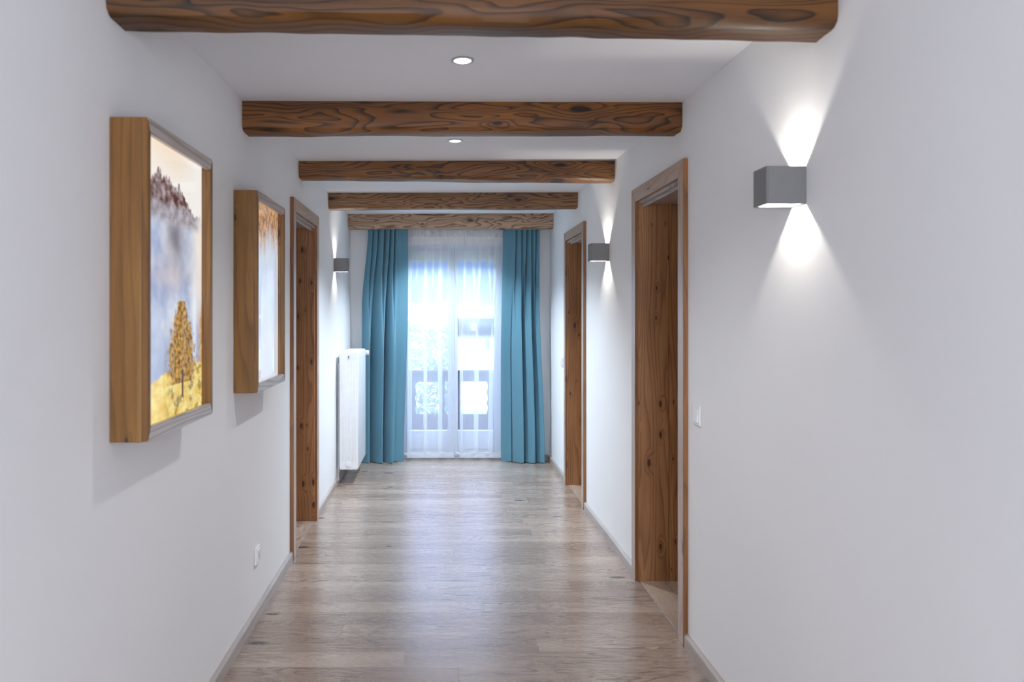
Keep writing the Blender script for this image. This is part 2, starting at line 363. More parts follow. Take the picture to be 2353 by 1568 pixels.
# ------------------------------------------------------------------ doors (casing, jambs, leaf)
def door(n, label, xf, s, yr, cw):
    """s = +1: left wall (opening goes to -x); s = -1: right wall"""
    e = bpy.data.objects.new('door_%d' % n, None); C.objects.link(e); e['kind'] = 'structure'; e['label'] = label
    y0, y1 = yr; yc = (y0 + y1) / 2; e.location = (xf, yc, 0)
    w = (y1 - y0) / 2
    f = s * .022
    def P(name, pts_or_box, m, bev=.0015):
        bm = bmn(); x0, x1, a, b, c, d = pts_or_box; x0, x1 = sorted((x0, x1)); bx(bm, x0, x1, a, b, c, d, bev, 1); return obj(name, bm, m, e)
    # mitred casing boards on the wall face
    def cas(ya, yb_, yc_, yd):
        bm = bmn()
        A = [bm.verts.new(v) for v in ((0, ya, 0), (0, yb_, 0), (0, yc_, DZ - .006), (0, yd, DZ + cw))]
        g = bm.faces.new(A); r = bmesh.ops.extrude_face_region(bm, geom=[g])
        bmesh.ops.translate(bm, vec=(f, 0, 0), verts=[v for v in r['geom'] if isinstance(v, bmesh.types.BMVert)])
        es = list(bm.edges); bmesh.ops.bevel(bm, geom=es, offset=.0018, segments=1, affect='EDGES')
        return bm
    def faced(o, m2):          # paler front with window sheen put into its colour, browner edges
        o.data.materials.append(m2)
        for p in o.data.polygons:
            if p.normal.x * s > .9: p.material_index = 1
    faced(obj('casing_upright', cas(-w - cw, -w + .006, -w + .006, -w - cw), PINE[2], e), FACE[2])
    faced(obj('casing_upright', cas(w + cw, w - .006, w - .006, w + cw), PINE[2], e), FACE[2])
    bm = bmn()
    A = [bm.verts.new(v) for v in ((0, -w + .006, DZ - .006), (0, w - .006, DZ - .006), (0, w + cw, DZ + cw), (0, -w - cw, DZ + cw))]
    g = bm.faces.new(A); r = bmesh.ops.extrude_face_region(bm, geom=[g])
    bmesh.ops.translate(bm, vec=(f, 0, 0), verts=[v for v in r['geom'] if isinstance(v, bmesh.types.BMVert)])
    bmesh.ops.bevel(bm, geom=list(bm.edges), offset=.0018, segments=1, affect='EDGES')
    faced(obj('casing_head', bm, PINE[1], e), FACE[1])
    t = .020; dpt = -s * .26
    # reveal boards (two per side, as the joint in the photo shows)
    jd = -s * .165
    for sy in (-1, 1):
        ys = sorted((sy * w, sy * (w - t)))
        P('jamb_board', (s * .004, jd + s * .0012, ys[0], ys[1], 0.001, DZ - t), JAMB[2])
        ys = sorted((sy * w, sy * (w - t - .004)))
        P('jamb_board', (jd - s * .0012, dpt, ys[0], ys[1], 0.001, DZ - t), JAMB[2])
    P('head_board', (s * .004, dpt, -w, w, DZ - t, DZ), GREY[1])
    # stop strip under the head
    P('head_strip', (-s * .018, -s * .034, -w + t, w - t, DZ - t - .016, DZ - t), GREY[1])
    # leaf set at the back of the deep reveal
    lf = P('door_leaf', (dpt - s * .002, dpt - s * .042, -w + .004, w - .004, .006, DZ - .004), JAMB[2], .003)
    bm = bmn(); hx = dpt + s * .001; hy = -w + .085
    cyl(bm, (hx, hy, 1.05), (hx + s * .045, hy, 1.05), .010); cyl(bm, (hx + s * .042, hy - .01, 1.05), (hx + s * .042, hy + .12, 1.05), .009)
    cyl(bm, (hx - s * .002, hy, 1.05), (hx + s * .006, hy, 1.05), .026)
    obj('door_handle', bm, M_CHROME, lf)
    bm = bmn(); bx(bm, *sorted((-s * .001, dpt)), -w + t, w - t, 0.0005, .004, .001, 1); obj('threshold', bm, M_THRESH, e)
    return e
door(1, 'left wall door with pine casing between picture box and radiator', XL, 1, L1, .075)
door(2, 'near door on the right wall with knotty pine reveal', XR, -1, R1, .070)
door(3, 'far door on the right wall close to the blue curtain', XR, -1, R2, .070)

# ------------------------------------------------------------------ ceiling beams
def beam(i, yl, yr_, dep, zl, zr_, label, rough=.004, ch=(.020, .028)):
    """hand-hewn beam between the walls; underside heights zl / zr_ above eye level"""
    bm = bmn(); NX = 90; cx = (XL + XR) / 2
    rings = []
    for k in range(NX + 1):
        t = k / NX; x = XL + .001 + (XR - XL - .002) * t
        y = yl + (yr_ - yl) * t; z = EYE + zl + (zr_ - zl) * t
        def d(a, b): return mn.noise(Vector((x * 2.3, a * 3.1 + i * 7.7, b))) * rough * 1.6 + mn.noise(Vector((x * 9, a * 5 + i * 3.3, b))) * rough * .5
        f = ch[0] + .5 * d(9, 1) * 2; g = ch[1] + d(4, 2) * 2
        zt = H - .0005
        prof = [(0, zt), (0, z + (zt - z) * .62), (d(1, 0), z + f + .012), (.004 + d(1, 0), z + f * .7), (g * .55, z + .004 + d(2, 0) * .5), (g, z + d(2, 0)),
                (dep * .5, z + d(3, 0) * .6), (dep - g, z + d(5, 0)), (dep - .005, z + f * .6), (dep, z + f + .01), (dep, zt)]
        rings.append([bm.verts.new((x - cx, y + p[0] - yl, p[1] - H)) for p in prof])
    for a, b in zip(rings, rings[1:]):
        n = len(a)
        for q in range(n - 1): bm.faces.new((a[q], b[q], b[q + 1], a[q + 1]))
        bm.faces.new((a[n - 1], b[n - 1], b[0], a[0]))
    bm.faces.new(rings[0]); bm.faces.new(rings[-1][::-1])
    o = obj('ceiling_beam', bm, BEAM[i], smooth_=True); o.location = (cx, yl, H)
    return tag(o, label, 'beam', 'dark wooden ceiling beams')
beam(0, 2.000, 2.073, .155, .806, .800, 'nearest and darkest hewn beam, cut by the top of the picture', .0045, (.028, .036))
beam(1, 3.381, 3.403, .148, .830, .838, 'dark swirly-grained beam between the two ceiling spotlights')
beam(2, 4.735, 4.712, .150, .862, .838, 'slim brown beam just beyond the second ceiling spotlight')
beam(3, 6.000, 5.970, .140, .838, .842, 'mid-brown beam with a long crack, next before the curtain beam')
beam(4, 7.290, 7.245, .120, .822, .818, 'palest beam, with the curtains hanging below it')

# ------------------------------------------------------------------ light-box pictures
def fbm(x, y, s=0): return mn.fractal(Vector((x, y, s)), .6, 2.0, 4)
def lerp(a, b, t): t = max(0, min(1, t)); return tuple(p + (q - p) * t for p, q in zip(a, b))
def sst(a, b, x):
    t = max(0, min(1, (x - a) / (b - a))); return t * t * (3 - 2 * t)
def paint_lake(u, v):      # u to the right, v down, 0..1
    c = lerp((.98, .80, .62), (1, .95, .88), v / .12 + .2 * fbm(u * 3, v * 3))
    c = lerp(c, (1.0, .97, .93), sst(.55, .95, u))
    ridge = .115 + .10 * abs(u - .30) + .03 * fbm(u * 9, 2) + .018 * fbm(u * 30, 5) + .05 * sst(.55, .9, u)
    if v > ridge:
        r = fbm(u * 14, v * 30, 3)
        rock = lerp((.10, .040, .030), (.55, .44, .47), .36 + .8 * r)
        rock = lerp(rock, (.70, .74, .86), sst(.20, .23, v) * .35)
        c = lerp(rock, c, sst(.86, 1.0, u) * .8)
    # mist and water below the rock
    w = sst(.255, .30, v)
    wat = lerp((.36, .44, .66), (.88, .89, .95), .5 + .6 * fbm(u * 2.6, v * 5, 8))
    wat = lerp(wat, (.16, .12, .13), .8 * math.exp(-((u - .52) / .15) ** 2) * math.exp(-((v - .33) / .10) ** 2))
    wat = lerp(wat, (1, .90, .78), .75 * sst(.72, .95, u) * (1 - sst(.5, .75, v)))
    wat = lerp(wat, (.66, .46, .38), .35 * math.exp(-((u - .45) / .3) ** 2) * math.exp(-((v - .47) / .06) ** 2))
    wat = lerp(wat, (.22, .33, .58), .55 * sst(.58, .75, v))
    wat = lerp(wat, (.90, .93, 1.0), .85 * math.exp(-((u - .86) / .035) ** 2) * sst(.35, .6, v))
    c = lerp(c, wat, w)
    # orange bank foliage at both edges
    e = max(math.exp(-((u + .02) / .085) ** 2) * sst(.42, .5, v), math.exp(-((u - 1.02) / .06) ** 2) * sst(.55, .65, v))
    c = lerp(c, lerp((.55, .25, .06), (1, .62, .18), .5 + fbm(u * 22, v * 45, 1)), e * 1.3)
    # meadow
    g = .835 + .05 * (u < .3) * (1 - u / .3) + .012 * fbm(u * 9, 1) - .03 * u
    if v > g:
        c = lerp((.90, .58, .12), (1, .86, .34), .5 + .8 * fbm(u * 8, v * 30, 4))
        c = lerp(c, (.30, .20, .07), .8 * sst(.15, .4, fbm(u * 12, v * 22, 11)) * sst(.3, .5, u))
        c = lerp(c, (.82, .88, .98), .8 * (1 - sst(.05, .22, u)) * (1 - sst(.86, .92, v)))
    # golden larch
    tv = (v - .56) / .31
    if 0 < tv < 1:
        hw = .045 + .19 * math.sin(min(1, tv * 1.05) * PI * .62)
        d = abs(u - .63 - .01 * fbm(v * 9, 3)) / hw
        m_ = sst(1.15, .75, d + .45 * fbm(u * 26, v * 50, 6))
        c = lerp(c, lerp((.17, .085, .02), (.86, .47, .10), .42 + .9 * fbm(u * 30, v * 60, 9)), m_)
    if .82 < v < .93 and abs(u - .64) < .014: c = (.14, .07, .03)
    return c
def paint_larch_glare(u, v):  # autumn trees on top, window glare on the glass painted pale below
    c = lerp((1, .90, .78), (.82, .88, .98), v / .3)
    c = lerp(c, (.70, .80, .96), .5 + .8 * fbm(u * 3, v * 6, 2))
    c = lerp(c, lerp((.30, .12, .04), (.86, .45, .16), .5 + fbm(u * 16, v * 26, 5)), (1 - sst(.10, .30, v + .12 * fbm(u * 5, 3))) * .9)
    c = lerp(c, (.96, .97, 1), .6 * sst(.4, .9, v))
    return c
def picture_mat(name, s):
    m, nt, _, L = mat(name)
    a = N(nt, 'ShaderNodeVertexColor'); a.layer_name = 'paint'
    e = N(nt, 'ShaderNodeEmission', Strength=s); L.new(a.outputs[0], e.inputs[0])
    o = N(nt, 'ShaderNodeOutputMaterial'); L.new(e.outputs[0], o.inputs[0]); return m
M_PIC = picture_mat('backlit_print', 0.92)
M_PIC2 = picture_mat('backlit_print_glare', 0.9)
BW, BH, BD = .578, .892, .106
def light_box(y0, z0, painter, mp, label, plabel):
    t = thing('picture_light_box', label, 'picture', (XL, y0, z0), 'backlit pictures in wooden boxes')
    sw, rw = .022, .040
    def pz(name, x0, x1, a, b, c, d, m, bev=.0025):
        bm = bmn(); bx(bm, x0, x1, a, b, c, d, bev, 2); return obj(name, bm, m, t)
    dd = BD - .018
    pz('side_board', 0.001, dd, 0, .022, 0, BH, CASE[2]); pz('side_board', 0.001, dd, BW - .022, BW, 0, BH, CASE[2])
    pz('bottom_board', 0.001, dd, .022, BW - .022, 0, .022, CASE[1]); pz('top_board', 0.001, dd, .022, BW - .022, BH - .022, BH, CASE[1])
    # front frame, mitred
    def mitre(pts, m, name):
        bm = bmn(); A = [bm.verts.new((dd, p[0], p[1])) for p in pts]; g = bm.faces.new(A)
        r = bmesh.ops.extrude_face_region(bm, geom=[g]); bmesh.ops.translate(bm, vec=(BD - dd, 0, 0), verts=[v for v in r['geom'] if isinstance(v, bmesh.types.BMVert)])
        bmesh.ops.bevel(bm, geom=list(bm.edges), offset=.002, segments=2, affect='EDGES'); o = obj(name, bm, m, t); return o
    mitre([(0, 0), (sw, rw), (sw, BH - rw), (0, BH)], CASE[2], 'frame_stile')
    mitre([(BW, 0), (BW - sw, rw), (BW - sw, BH - rw), (BW, BH)], CASE[2], 'frame_stile')
    mitre([(0, 0), (BW, 0), (BW - sw, rw), (sw, rw)], GREY[1], 'frame_rail')
    mitre([(0, BH), (BW, BH), (BW - sw, BH - rw), (sw, BH - rw)], GREY[1], 'frame_rail')
    # print
    NU, NV = 130, 200; a, b, c, d = .0225, BW - .0225, .0225, BH - .0225; xp = BD - .032
    me = bpy.data.meshes.new('picture_print'); vs = []; cols = []
    for j in range(NV + 1):
        for i in range(NU + 1):
            u, v = i / NU, j / NV; vs.append((xp, a + (b - a) * u, d + (c - d) * v)); cols.append(painter(u, v))
    fs = [(j * (NU + 1) + i, j * (NU + 1) + i + 1, (j + 1) * (NU + 1) + i + 1, (j + 1) * (NU + 1) + i) for j in range(NV) for i in range(NU)]
    me.from_pydata(vs, [], fs); at = me.color_attributes.new('paint', 'FLOAT_COLOR', 'POINT')
    for k, cc in enumerate(cols): at.data[k].color = (*[max(0, x) for x in cc], 1)
    me.materials.append(mp); o = bpy.data.objects.new('picture_print', me); C.objects.link(o); o.parent = t; o['label'] = plabel
    bm = bmn(); bm.faces.new([bm.verts.new(p) for p in ((xp + .006, a, c), (xp + .006, b, c), (xp + .006, b, d), (xp + .006, a, d))]); obj('glass_pane', bm, M_GLASS, t)
light_box(2.022, EYE - .358, paint_lake, M_PIC, 'near lit picture box on left wall: rocky peak, blue lake, golden tree', 'backlit autumn mountain lake print')
light_box(3.240, EYE - .357, paint_larch_glare, M_PIC2, 'far lit picture box beside left door: autumn trees above pale glare', 'backlit autumn print with painted window glare')

# ------------------------------------------------------------------ wall lights
LW, LP, LH = .094, .122, .116
def wall_light(x, y, z, s, label, proto=[None]):
    """s=+1 on the right wall (body goes to -x)"""
    t = thing('wall_light', label, 'wall light', (x, y, z), 'grey cube up-and-down wall lights')
    th = .005; p = -s
    bm = bmn()
    def B(a, b, c, d, e, f_): bx(bm, *sorted((a, b)), c, d, e, f_, .0012, 1)
    h = LH / 2; w = LW / 2
    B(p * (LP - th), p * LP, -w, w, -h, h); B(p * .001, p * (LP - th), -w, -w + th, -h, h); B(p * .001, p * (LP - th), w - th, w, -h, h)
    obj('housing', bm, M_LAMP, t)
    bm = bmn(); B(p * .001, p * .006, -w + th, w - th, -h + .002, h - .002)
    obj('back_plate', bm, M_LAMP_IN, t)
    bm = bmn()    # white reflector lining
    B(p * (LP - th - .0025), p * (LP - th - .0005), -w + th + .0005, w - th - .0005, -h + .003, h - .003)
    for sy in (-1, 1):
        ys = sorted((sy * (w - th - .0005), sy * (w - th - .0025))); bx(bm, *sorted((p * .0065, p * (LP - th - .003))), ys[0], ys[1], -h + .003, h - .003)
    obj('reflector', bm, M_LAMP_IN, t)
    for sz in (-1, 1):
        bm = bmn(); cyl(bm, (p * .060, 0, sz * .004), (p * .060, 0, sz * .008), .011, n=16)
        obj('led_module', bm, M_LED, t)
        ld = bpy.data.lights.new('wall_light_lamp', 'SPOT'); ld.energy = 5.5; ld.color = (1, .94, .84); ld.shadow_soft_size = .006
        ld.spot_size = math.radians(170); ld.spot_blend = .3
        lo = bpy.data.objects.new('wall_light_lamp', ld); C.objects.link(lo); lo.parent = t
        lo.location = (p * .060, 0, sz * .0100)
        lo.rotation_euler = (0 if sz < 0 else PI, 0, 0)
wall_light(XR, 2.299, EYE + .387, 1, 'grey cube light nearest the camera, right of the near door and switch')
wall_light(XR, 4.915, EYE + .394, 1, 'grey cube light between the two doors on the right wall')
wall_light(XL, 6.364, EYE + .401, -1, 'grey cube light on the left wall above the radiator')

# ------------------------------------------------------------------ recessed spotlights
def downlight(x, y, label):
    t = thing('ceiling_spotlight', label, 'spotlight', (x, y, H), 'recessed ceiling spotlights')
    bm = bmn(); n = 32
    prof = [(.0435, 0.0), (.0430, -.004), (.034, -.0055), (.031, -.0005)]
    R = [[bm.verts.new((r * math.cos(2 * PI * i / n), r * math.sin(2 * PI * i / n), z)) for i in range(n)] for r, z in prof]
    for a, b in zip(R, R[1:]):
        for i in range(n): bm.faces.new((a[i], a[(i + 1) % n], b[(i + 1) % n], b[i]))
    obj('trim_ring', bm, M_STEELRING, t, True)
    bm = bmn(); cyl(bm, (0, 0, -.0005), (0, 0, -.0042), .032, .028, n=28); obj('lens', bm, M_BULB, t)
    ld = bpy.data.lights.new('spot_lamp', 'SPOT'); ld.energy = 26; ld.color = (.97, .98, 1); ld.shadow_soft_size = .025
    ld.spot_size = math.radians(120); ld.spot_blend = .8
    lo = bpy.data.objects.new('spot_lamp', ld); C.objects.link(lo); lo.parent = t; lo.location = (0, 0, -.02)
    return t
downlight(.088, 2.833, 'round bright ceiling spotlight between the first two beams')
downlight(.088, 4.164, 'small ceiling spotlight just below the edge of the second beam')

# ------------------------------------------------------------------ switches and socket
def switch(x, y, z, label, s=-1):
    t = thing('light_switch', label, 'light switch', (x, y, z), 'white light switches')
    bm = bmn(); bx(bm, *sorted((0.0005 * s, s * .008)), -.041, .041, -.043, .043, .003, 3); obj('cover_plate', bm, M_PLASTIC, t)
    bm = bmn()
    A = [(s * .008, -.029, -.030), (s * .008, .029, -.030), (s * .008, .029, .030), (s * .008, -.029, .030),
         (s * .014, -.028, -.029), (s * .014, .028, -.029), (s * .010, .028, .029), (s * .010, -.028, .029)]
    v = [bm.verts.new(a) for a in A]
    for q in ((0, 1, 2, 3), (4, 7, 6, 5), (0, 4, 5, 1), (1, 5, 6, 2), (2, 6, 7, 3), (3, 7, 4, 0)): bm.faces.new([v[i] for i in q])
    bmesh.ops.bevel(bm, geom=list(bm.edges), offset=.0012, segments=2, affect='EDGES')
    obj('rocker', bm, M_PLASTIC, t)
    return t
switch(XR, 3.200, EYE - .447, 'white rocker light switch right of the near pine door')
switch(XR, 6.715, EYE - .455, 'white light switch between the far pine door and the blue curtain')
t = thing('wall_socket', 'white wall socket low on the left wall above the baseboard', 'socket', (XL, 3.648, .309))
bm = bmn(); bx(bm, .0005, .010, -.041, .041, -.041, .041, .003, 3); obj('cover_plate', bm, M_PLASTIC, t)
bm = bmn(); bx(bm, .0095, .0135, -.028, .028, -.028, .028, .002, 2); o = obj('insert', bm, M_PLASTIC, t)
bm = bmn(); n = 28     # recessed cup drawn as a ring and a darker floor
cyl(bm, (.0134, 0, 0), (.0138, 0, 0), .020, n=n); obj('cup', bm, M_PLASTIC2, t)
bm = bmn()
for sy in (-1, 1): cyl(bm, (.0137, sy * .0095, 0), (.0141, sy * .0095, 0), .0026, n=12)
obj('pin_hole', bm, M_DARK, t)

# ------------------------------------------------------------------ radiator
RX0, RX1, RY0, RY1, RZ0, RZ1 = -.8755, -.7095, 6.45, 7.095, .128, 1.156
t = thing('radiator', 'tall white wall radiator on the left wall beside the teal curtain', 'radiator', (RX0, RY0, RZ0))
w, l, h = RX1 - RX0, RY1 - RY0, RZ1 - RZ0
nsec = 12; sl = l / nsec
def rrect(x0, x1, z0, z1, r, n=5):
    pts = []
    for cx_, cz, a0 in ((x1 - r, z1 - r, 0), (x0 + r, z1 - r, 90), (x0 + r, z0 + r, 180), (x1 - r, z0 + r, 270)):
        for k in range(n + 1):
            a = math.radians(a0 + 90 * k / n); pts.append((cx_ + r * math.cos(a), cz + r * math.sin(a)))
    return pts
for k in range(nsec):
    if k == 0:
        bm = bmn()
        outer = rrect(0, w, 0, h, .018); inner = rrect(.006, w - .006, .006, h - .006, .014)
        def ring(pts, y): return [bm.verts.new((p[0], y, p[1])) for p in pts]
        a = ring(outer, sl - .001); b = ring(outer, .006); c = ring(inner, 0.0)
        for p, q in ((a, b), (b, c)):
            for i in range(len(p)): bm.faces.new((p[i], p[(i + 1) % len(p)], q[(i + 1) % len(q)], q[i]))
        bm.faces.new(c); bm.faces.new(a[::-1])
        # pressed flutes on the end face
        for fx in (.032, .060, .088, .116, .137):
            bx(bm, fx - .0075, fx + .0075, -.0022, .001, .075, h - .075, .002, 2)
        obj('end_section', bm, M_WHITE, t, True)
    else:
        bm = bmn(); g = .0006
        prism(bm, rrect(0, w, 0, h, .018), 1, k * sl + g, (k + 1) * sl - g)
        obj('section', bm, M_WHITE, t, True)
bm = bmn(); cyl(bm, (w * .5, -.006, h - .045), (w * .5, .002, h - .045), .022, n=6); cyl(bm, (w * .5, -.010, h - .045), (w * .5, -.005, h - .045), .015, n=24)
v = obj('bleed_valve', bm, M_PLASTIC, t)
bm = bmn(); cyl(bm, (w * .5, -.0112, h - .040), (w * .5, -.0098, h - .040), .0050, n=14); bx(bm, w * .5 - .0018, w * .5 + .0018, -.0112, -.0098, h - .060, h - .040)
obj('key_slot', bm, M_DARK, v)
bm = bmn(); cyl(bm, (w * .5, -.006, .048), (w * .5, .002, .048), .026, .029, n=28); cyl(bm, (w * .5, -.012, .048), (w * .5, -.005, .048), .016, n=6); obj('blind_plug', bm, M_WHITE, t)
bm = bmn(); cyl(bm, (w * .5, l, h - .035), (w * .5, l + .04, h - .035), .014); cyl(bm, (w * .5, l + .03, h - .035), (w * .5 + .075, l + .03, h - .035), .015)
o = obj('valve_body', bm, M_CHROME, t)
bm = bmn(); cyl(bm, (w - .010, l + .03, h - .040), (w + .030, l + .03, h - .040), .0235, .0215, n=28)
for k in range(16):
    a = 2 * PI * k / 16; yy, zz = math.cos(a) * .0228, math.sin(a) * .0228
    cyl(bm, (w + .002, l + .03 + yy, h - .040 + zz), (w + .024, l + .03 + yy * .96, h - .040 + zz * .96), .0018, n=6)
obj('thermostat_head', bm, M_PLASTIC, o)
for zz in (.14, h - .18):
    for yy in (.12, l - .12):
        bm = bmn(); bx(bm, XL - RX0 + .001, .001, yy - .012, yy + .012, zz - .02, zz + .02, .001, 1)
        obj('wall_bracket', bm, M_STEELRING, t)
bm = bmn(); cyl(bm, (-.0125, .035, -.10), (-.0125, .035, h - .10), .0075, n=14); obj('pipe', bm, M_PLASTIC2, t)

# ------------------------------------------------------------------ curtains
def cloth(name, top, bot, zt, zb, y0, nt_, nb, at, ab, flat, m, label=None, cat=None, group=None, ov=0.0, seed=0, NS=260, NZ=70, parent=None, xs=None, hem=0.0):
    """top/bot = (x0, x1) at heading and hem; flat = part of width at the centre side with hardly any fold"""
    rnd = random.Random(seed); ph = [rnd.uniform(0, 6.28) for _ in range(8)]
    vs = []; fs = []
    def phase(s, n):
        q = s
        if flat > 0: q = min(s / (1 - flat), 1.0); q = q + .10 * max(0, (s - (1 - flat))) / max(flat, 1e-6)
        elif flat < 0: q = 1 - min((1 - s) / (1 + flat), 1.0); q = q - .10 * max(0, (-flat - s)) / -flat
        return 2 * PI * n * (q + .022 * math.sin(5.1 * q + ph[0]) + .012 * math.sin(11.7 * q + ph[1]))
    for j in range(NZ + 1):
        t = j / NZ; w = sst(.02, .62, t); e = sst(0, .35, t) if xs is None else sst(xs[0], xs[1], t)
        x0 = top[0] + (bot[0] - top[0]) * e; x1 = top[1] + (bot[1] - top[1]) * sst(.3, 1, t)
        z = zt + (zb - zt) * t
        for i in range(NS + 1):
            s = i / NS
            pa, pb = phase(s, nt_) + ph[2], phase(s, nb) + ph[3]
            fl = 1.0
            if flat > 0: fl = 1 - .85 * sst(1 - flat - .06, 1 - flat + .05, s)
            elif flat < 0: fl = 1 - .85 * sst(-flat + .06, -flat - .05, s)
            am = (1 + .2 * math.sin(7.3 * s + ph[4])) * fl
            sh = (lambda p: 1.0 - 2.1 * abs(math.cos(p / 2)) ** .85) if flat else (lambda p: math.sin(p) + .22 * math.sin(2 * p + ph[5]))
            y = y0 + am * ((1 - w) * at * sh(pa) + w * ab * sh(pb)) + .004 * mn.noise(Vector((s * 8, t * 4, seed)))
            x = x0 + (x1 - x0) * s + ov * fl * ((1 - w) * at * math.cos(pa) * 1.0 + w * ab * math.cos(pb))
            x = max(min(x0, x0), min(x1, x))
            if hem and z < zb + hem + .004: y -= .0022
            vs.append((x, y, z + (0 if j < NZ else .003 * math.sin(pb))))
    for j in range(NZ):
        for i in range(NS):
            a = j * (NS + 1) + i; fs.append((a, a + 1, a + NS + 2, a + NS + 1))
    me = bpy.data.meshes.new(name); ox = (top[0] + top[1]) / 2
    me.from_pydata([(v[0] - ox, v[1] - y0, v[2] - zt) for v in vs], [], fs)
    for p in me.polygons: p.use_smooth = True
    me.materials.append(m); o = bpy.data.objects.new(name, me); C.objects.link(o); o.location = (ox, y0, zt)
    if parent: o.parent = parent; o.location = (0, 0, 0)
    if label: tag(o, label, cat, group)
    return o
ZT = EYE + .845
YC = 7.402
for nm in (0,):
    t1 = cloth('curtain', (-.716, -.313), (-.775, -.352), ZT, .010, YC, 5.5, 2.6, .030, .058, .27, M_TEAL,
               'teal blue curtain at the left of the window, beside the radiator', 'curtain', 'teal curtains', seed=3, ov=.5, NZ=90, hem=.105)
    t2 = cloth('curtain', (.634, 1.010), (.612, 1.062), ZT, .010, YC, 5.5, 2.9, .030, .058, -.28, M_TEAL,
               'teal blue curtain at the right of the window, beside the far door', 'curtain', 'teal curtains', seed=11, ov=.5, NZ=90, hem=.105, xs=(0, .6))
YS = 7.500
for (tp, bt, lab, sd) in (((-.335, .150), (-.365, .150), 'left white sheer curtain panel over the balcony door', 5),
                          ((.156, .650), (.156, .625), 'right white sheer curtain panel over the balcony door', 9)):
    o = cloth('sheer_curtain', tp, bt, ZT, .030, YS, 6, 3.1, .009, .013, 0, M_SHEER, lab, 'curtain', 'white sheer curtains', ov=4.2, seed=sd, NS=420, NZ=60)
    h1 = cloth('gathered_heading', (tp[0] - (tp[0] + tp[1]) / 2, tp[1] - (tp[0] + tp[1]) / 2), (tp[0] - (tp[0] + tp[1]) / 2, tp[1] - (tp[0] + tp[1]) / 2), 0, -.085, 0, 26, 26, .004, .003, 0, M_SHEER_HEAD, seed=sd, NS=420, NZ=6)
    h1.parent = o; h1.location = (0, -.012, 0)
    me = h1.data
    c0 = (tp[0] + tp[1]) / 2
    hb = cloth('hem', (bt[0], bt[1]), (bt[0], bt[1]), .085, .030, YS, 3.1, 3.1, .013, .013, 0, M_SHEER_HEAD, ov=4.2, seed=sd, NS=420, NZ=3)
    hb.location = (hb.location[0] - o.location[0], -.0035, .085 - ZT); hb.parent = o

# ------------------------------------------------------------------ the balcony door (window)
YW = 7.60
win = bpy.data.objects.new('window_1', None); C.objects.link(win); win['kind'] = 'structure'; win.location = (0, YW, 0)
win['label'] = 'white glazed double balcony door behind the sheers'
bm = bmn(); fr = .045
bx(bm, WX0, WX0 + fr, 0, .07, 0, WZ1, .003, 1); bx(bm, WX1 - fr, WX1, 0, .07, 0, WZ1, .003, 1); bx(bm, WX0 + fr, WX1 - fr, 0, .07, WZ1 - fr, WZ1, .003, 1)
bx(bm, WX0 + fr, WX1 - fr, 0, .07, 0.0, .025, .003, 1)
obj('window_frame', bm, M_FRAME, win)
k = (YW + .02) / 1700.0
GZ0, GZ1, BZ = EYE - 272 * k, EYE + 117 * k, EYE - 11 * k
for (g0, g1, s0, s1) in ((-.318, .085, WX0 + fr + .002, .134), (.187, .560, .136, WX1 - fr - .002)):
    bm = bmn(); z0, z1 = .028, WZ1 - fr - .003; a, b = -.008, .045
    bx(bm, s0, g0, a, b, z0, z1, .004, 2); bx(bm, g1, s1, a, b, z0, z1, .004, 2)
    bx(bm, g0, g1, a, b, GZ1, z1, .004, 2); bx(bm, g0, g1, a, b, z0, GZ0, .004, 2); bx(bm, g0, g1, a + .006, b - .006, BZ - .018, BZ + .018, .004, 2)
    # raised field in the bottom panel
    bx(bm, g0 + .03, g1 - .03, a - .006, a + .004, z0 + .07, GZ0 - .05, .004, 1)
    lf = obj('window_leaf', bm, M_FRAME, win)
    bm = bmn(); bm.faces.new([bm.verts.new(p) for p in ((g0 - .003, .02, GZ0 - .003), (g1 + .003, .02, GZ0 - .003), (g1 + .003, .02, GZ1 + .003), (g0 - .003, .02, GZ1 + .003))]); obj('pane', bm, M_GLASS, lf)

# ------------------------------------------------------------------ outside
M_BALC = simple('dark_larch', (.10, .085, .10), .6)
M_RENDER = simple('white_house_render', (.88, .88, .86), .9)
M_ROOFW = simple('dark_timber_cladding', (.16, .15, .20), .8)
M_TILE = simple('grey_roof_tiles', (.40, .42, .46), .8)
M_WIN = simple('house_window_glass', (.25, .30, .36), .2)
M_GRASS = simple('meadow_grass', (.30, .45, .18), .9)
M_HILL, nt, _, L_ = mat('hazy_forest_hill')
tc = N(nt, 'ShaderNodeTexCoord'); sp = N(nt, 'ShaderNodeSeparateXYZ'); L_.new(tc.outputs['Object'], sp.inputs[0])
no = N(nt, 'ShaderNodeTexNoise', Scale=.06, Detail=4.0); L_.new(tc.outputs['Object'], no.inputs[0])
hm = math_(nt, 'MULTIPLY_ADD', no.outputs[0], 26.0, math_(nt, 'MULTIPLY', sp.outputs[2], -1.0))
bsdf(nt, mixc(nt, smooth(nt, hm, 8.0, 20.0), (.05, .10, .19), (.30, .35, .42)), 1.0, 0.0)  # distance haze and low mist are mixed into the hill colour
M_BARK = simple('bark', (.22, .16, .12), .9)
M_LEAF = simple('pale_leaves', (.60, .68, .62), .7)
M_SLAB = simple('balcony_boards', (.45, .40, .36), .7)
bm = bmn(); bx(bm, -2.6, 2.9, YB + .31, 8.72, -.20, -.03); struct('balcony_floor', bm, M_SLAB)
YK = 8.55; q = YK / 1700.0
rail = thing('balcony_railing', 'dark balcony railing with scalloped cut-outs seen through the sheers', 'railing', (0, YK, 0))
def px(u): return (u - 1010) * q
def pz_(v): return EYE - (v - 717) * q
zt_, zb_, zc1, zc0 = pz_(858), pz_(994), pz_(877), pz_(952)
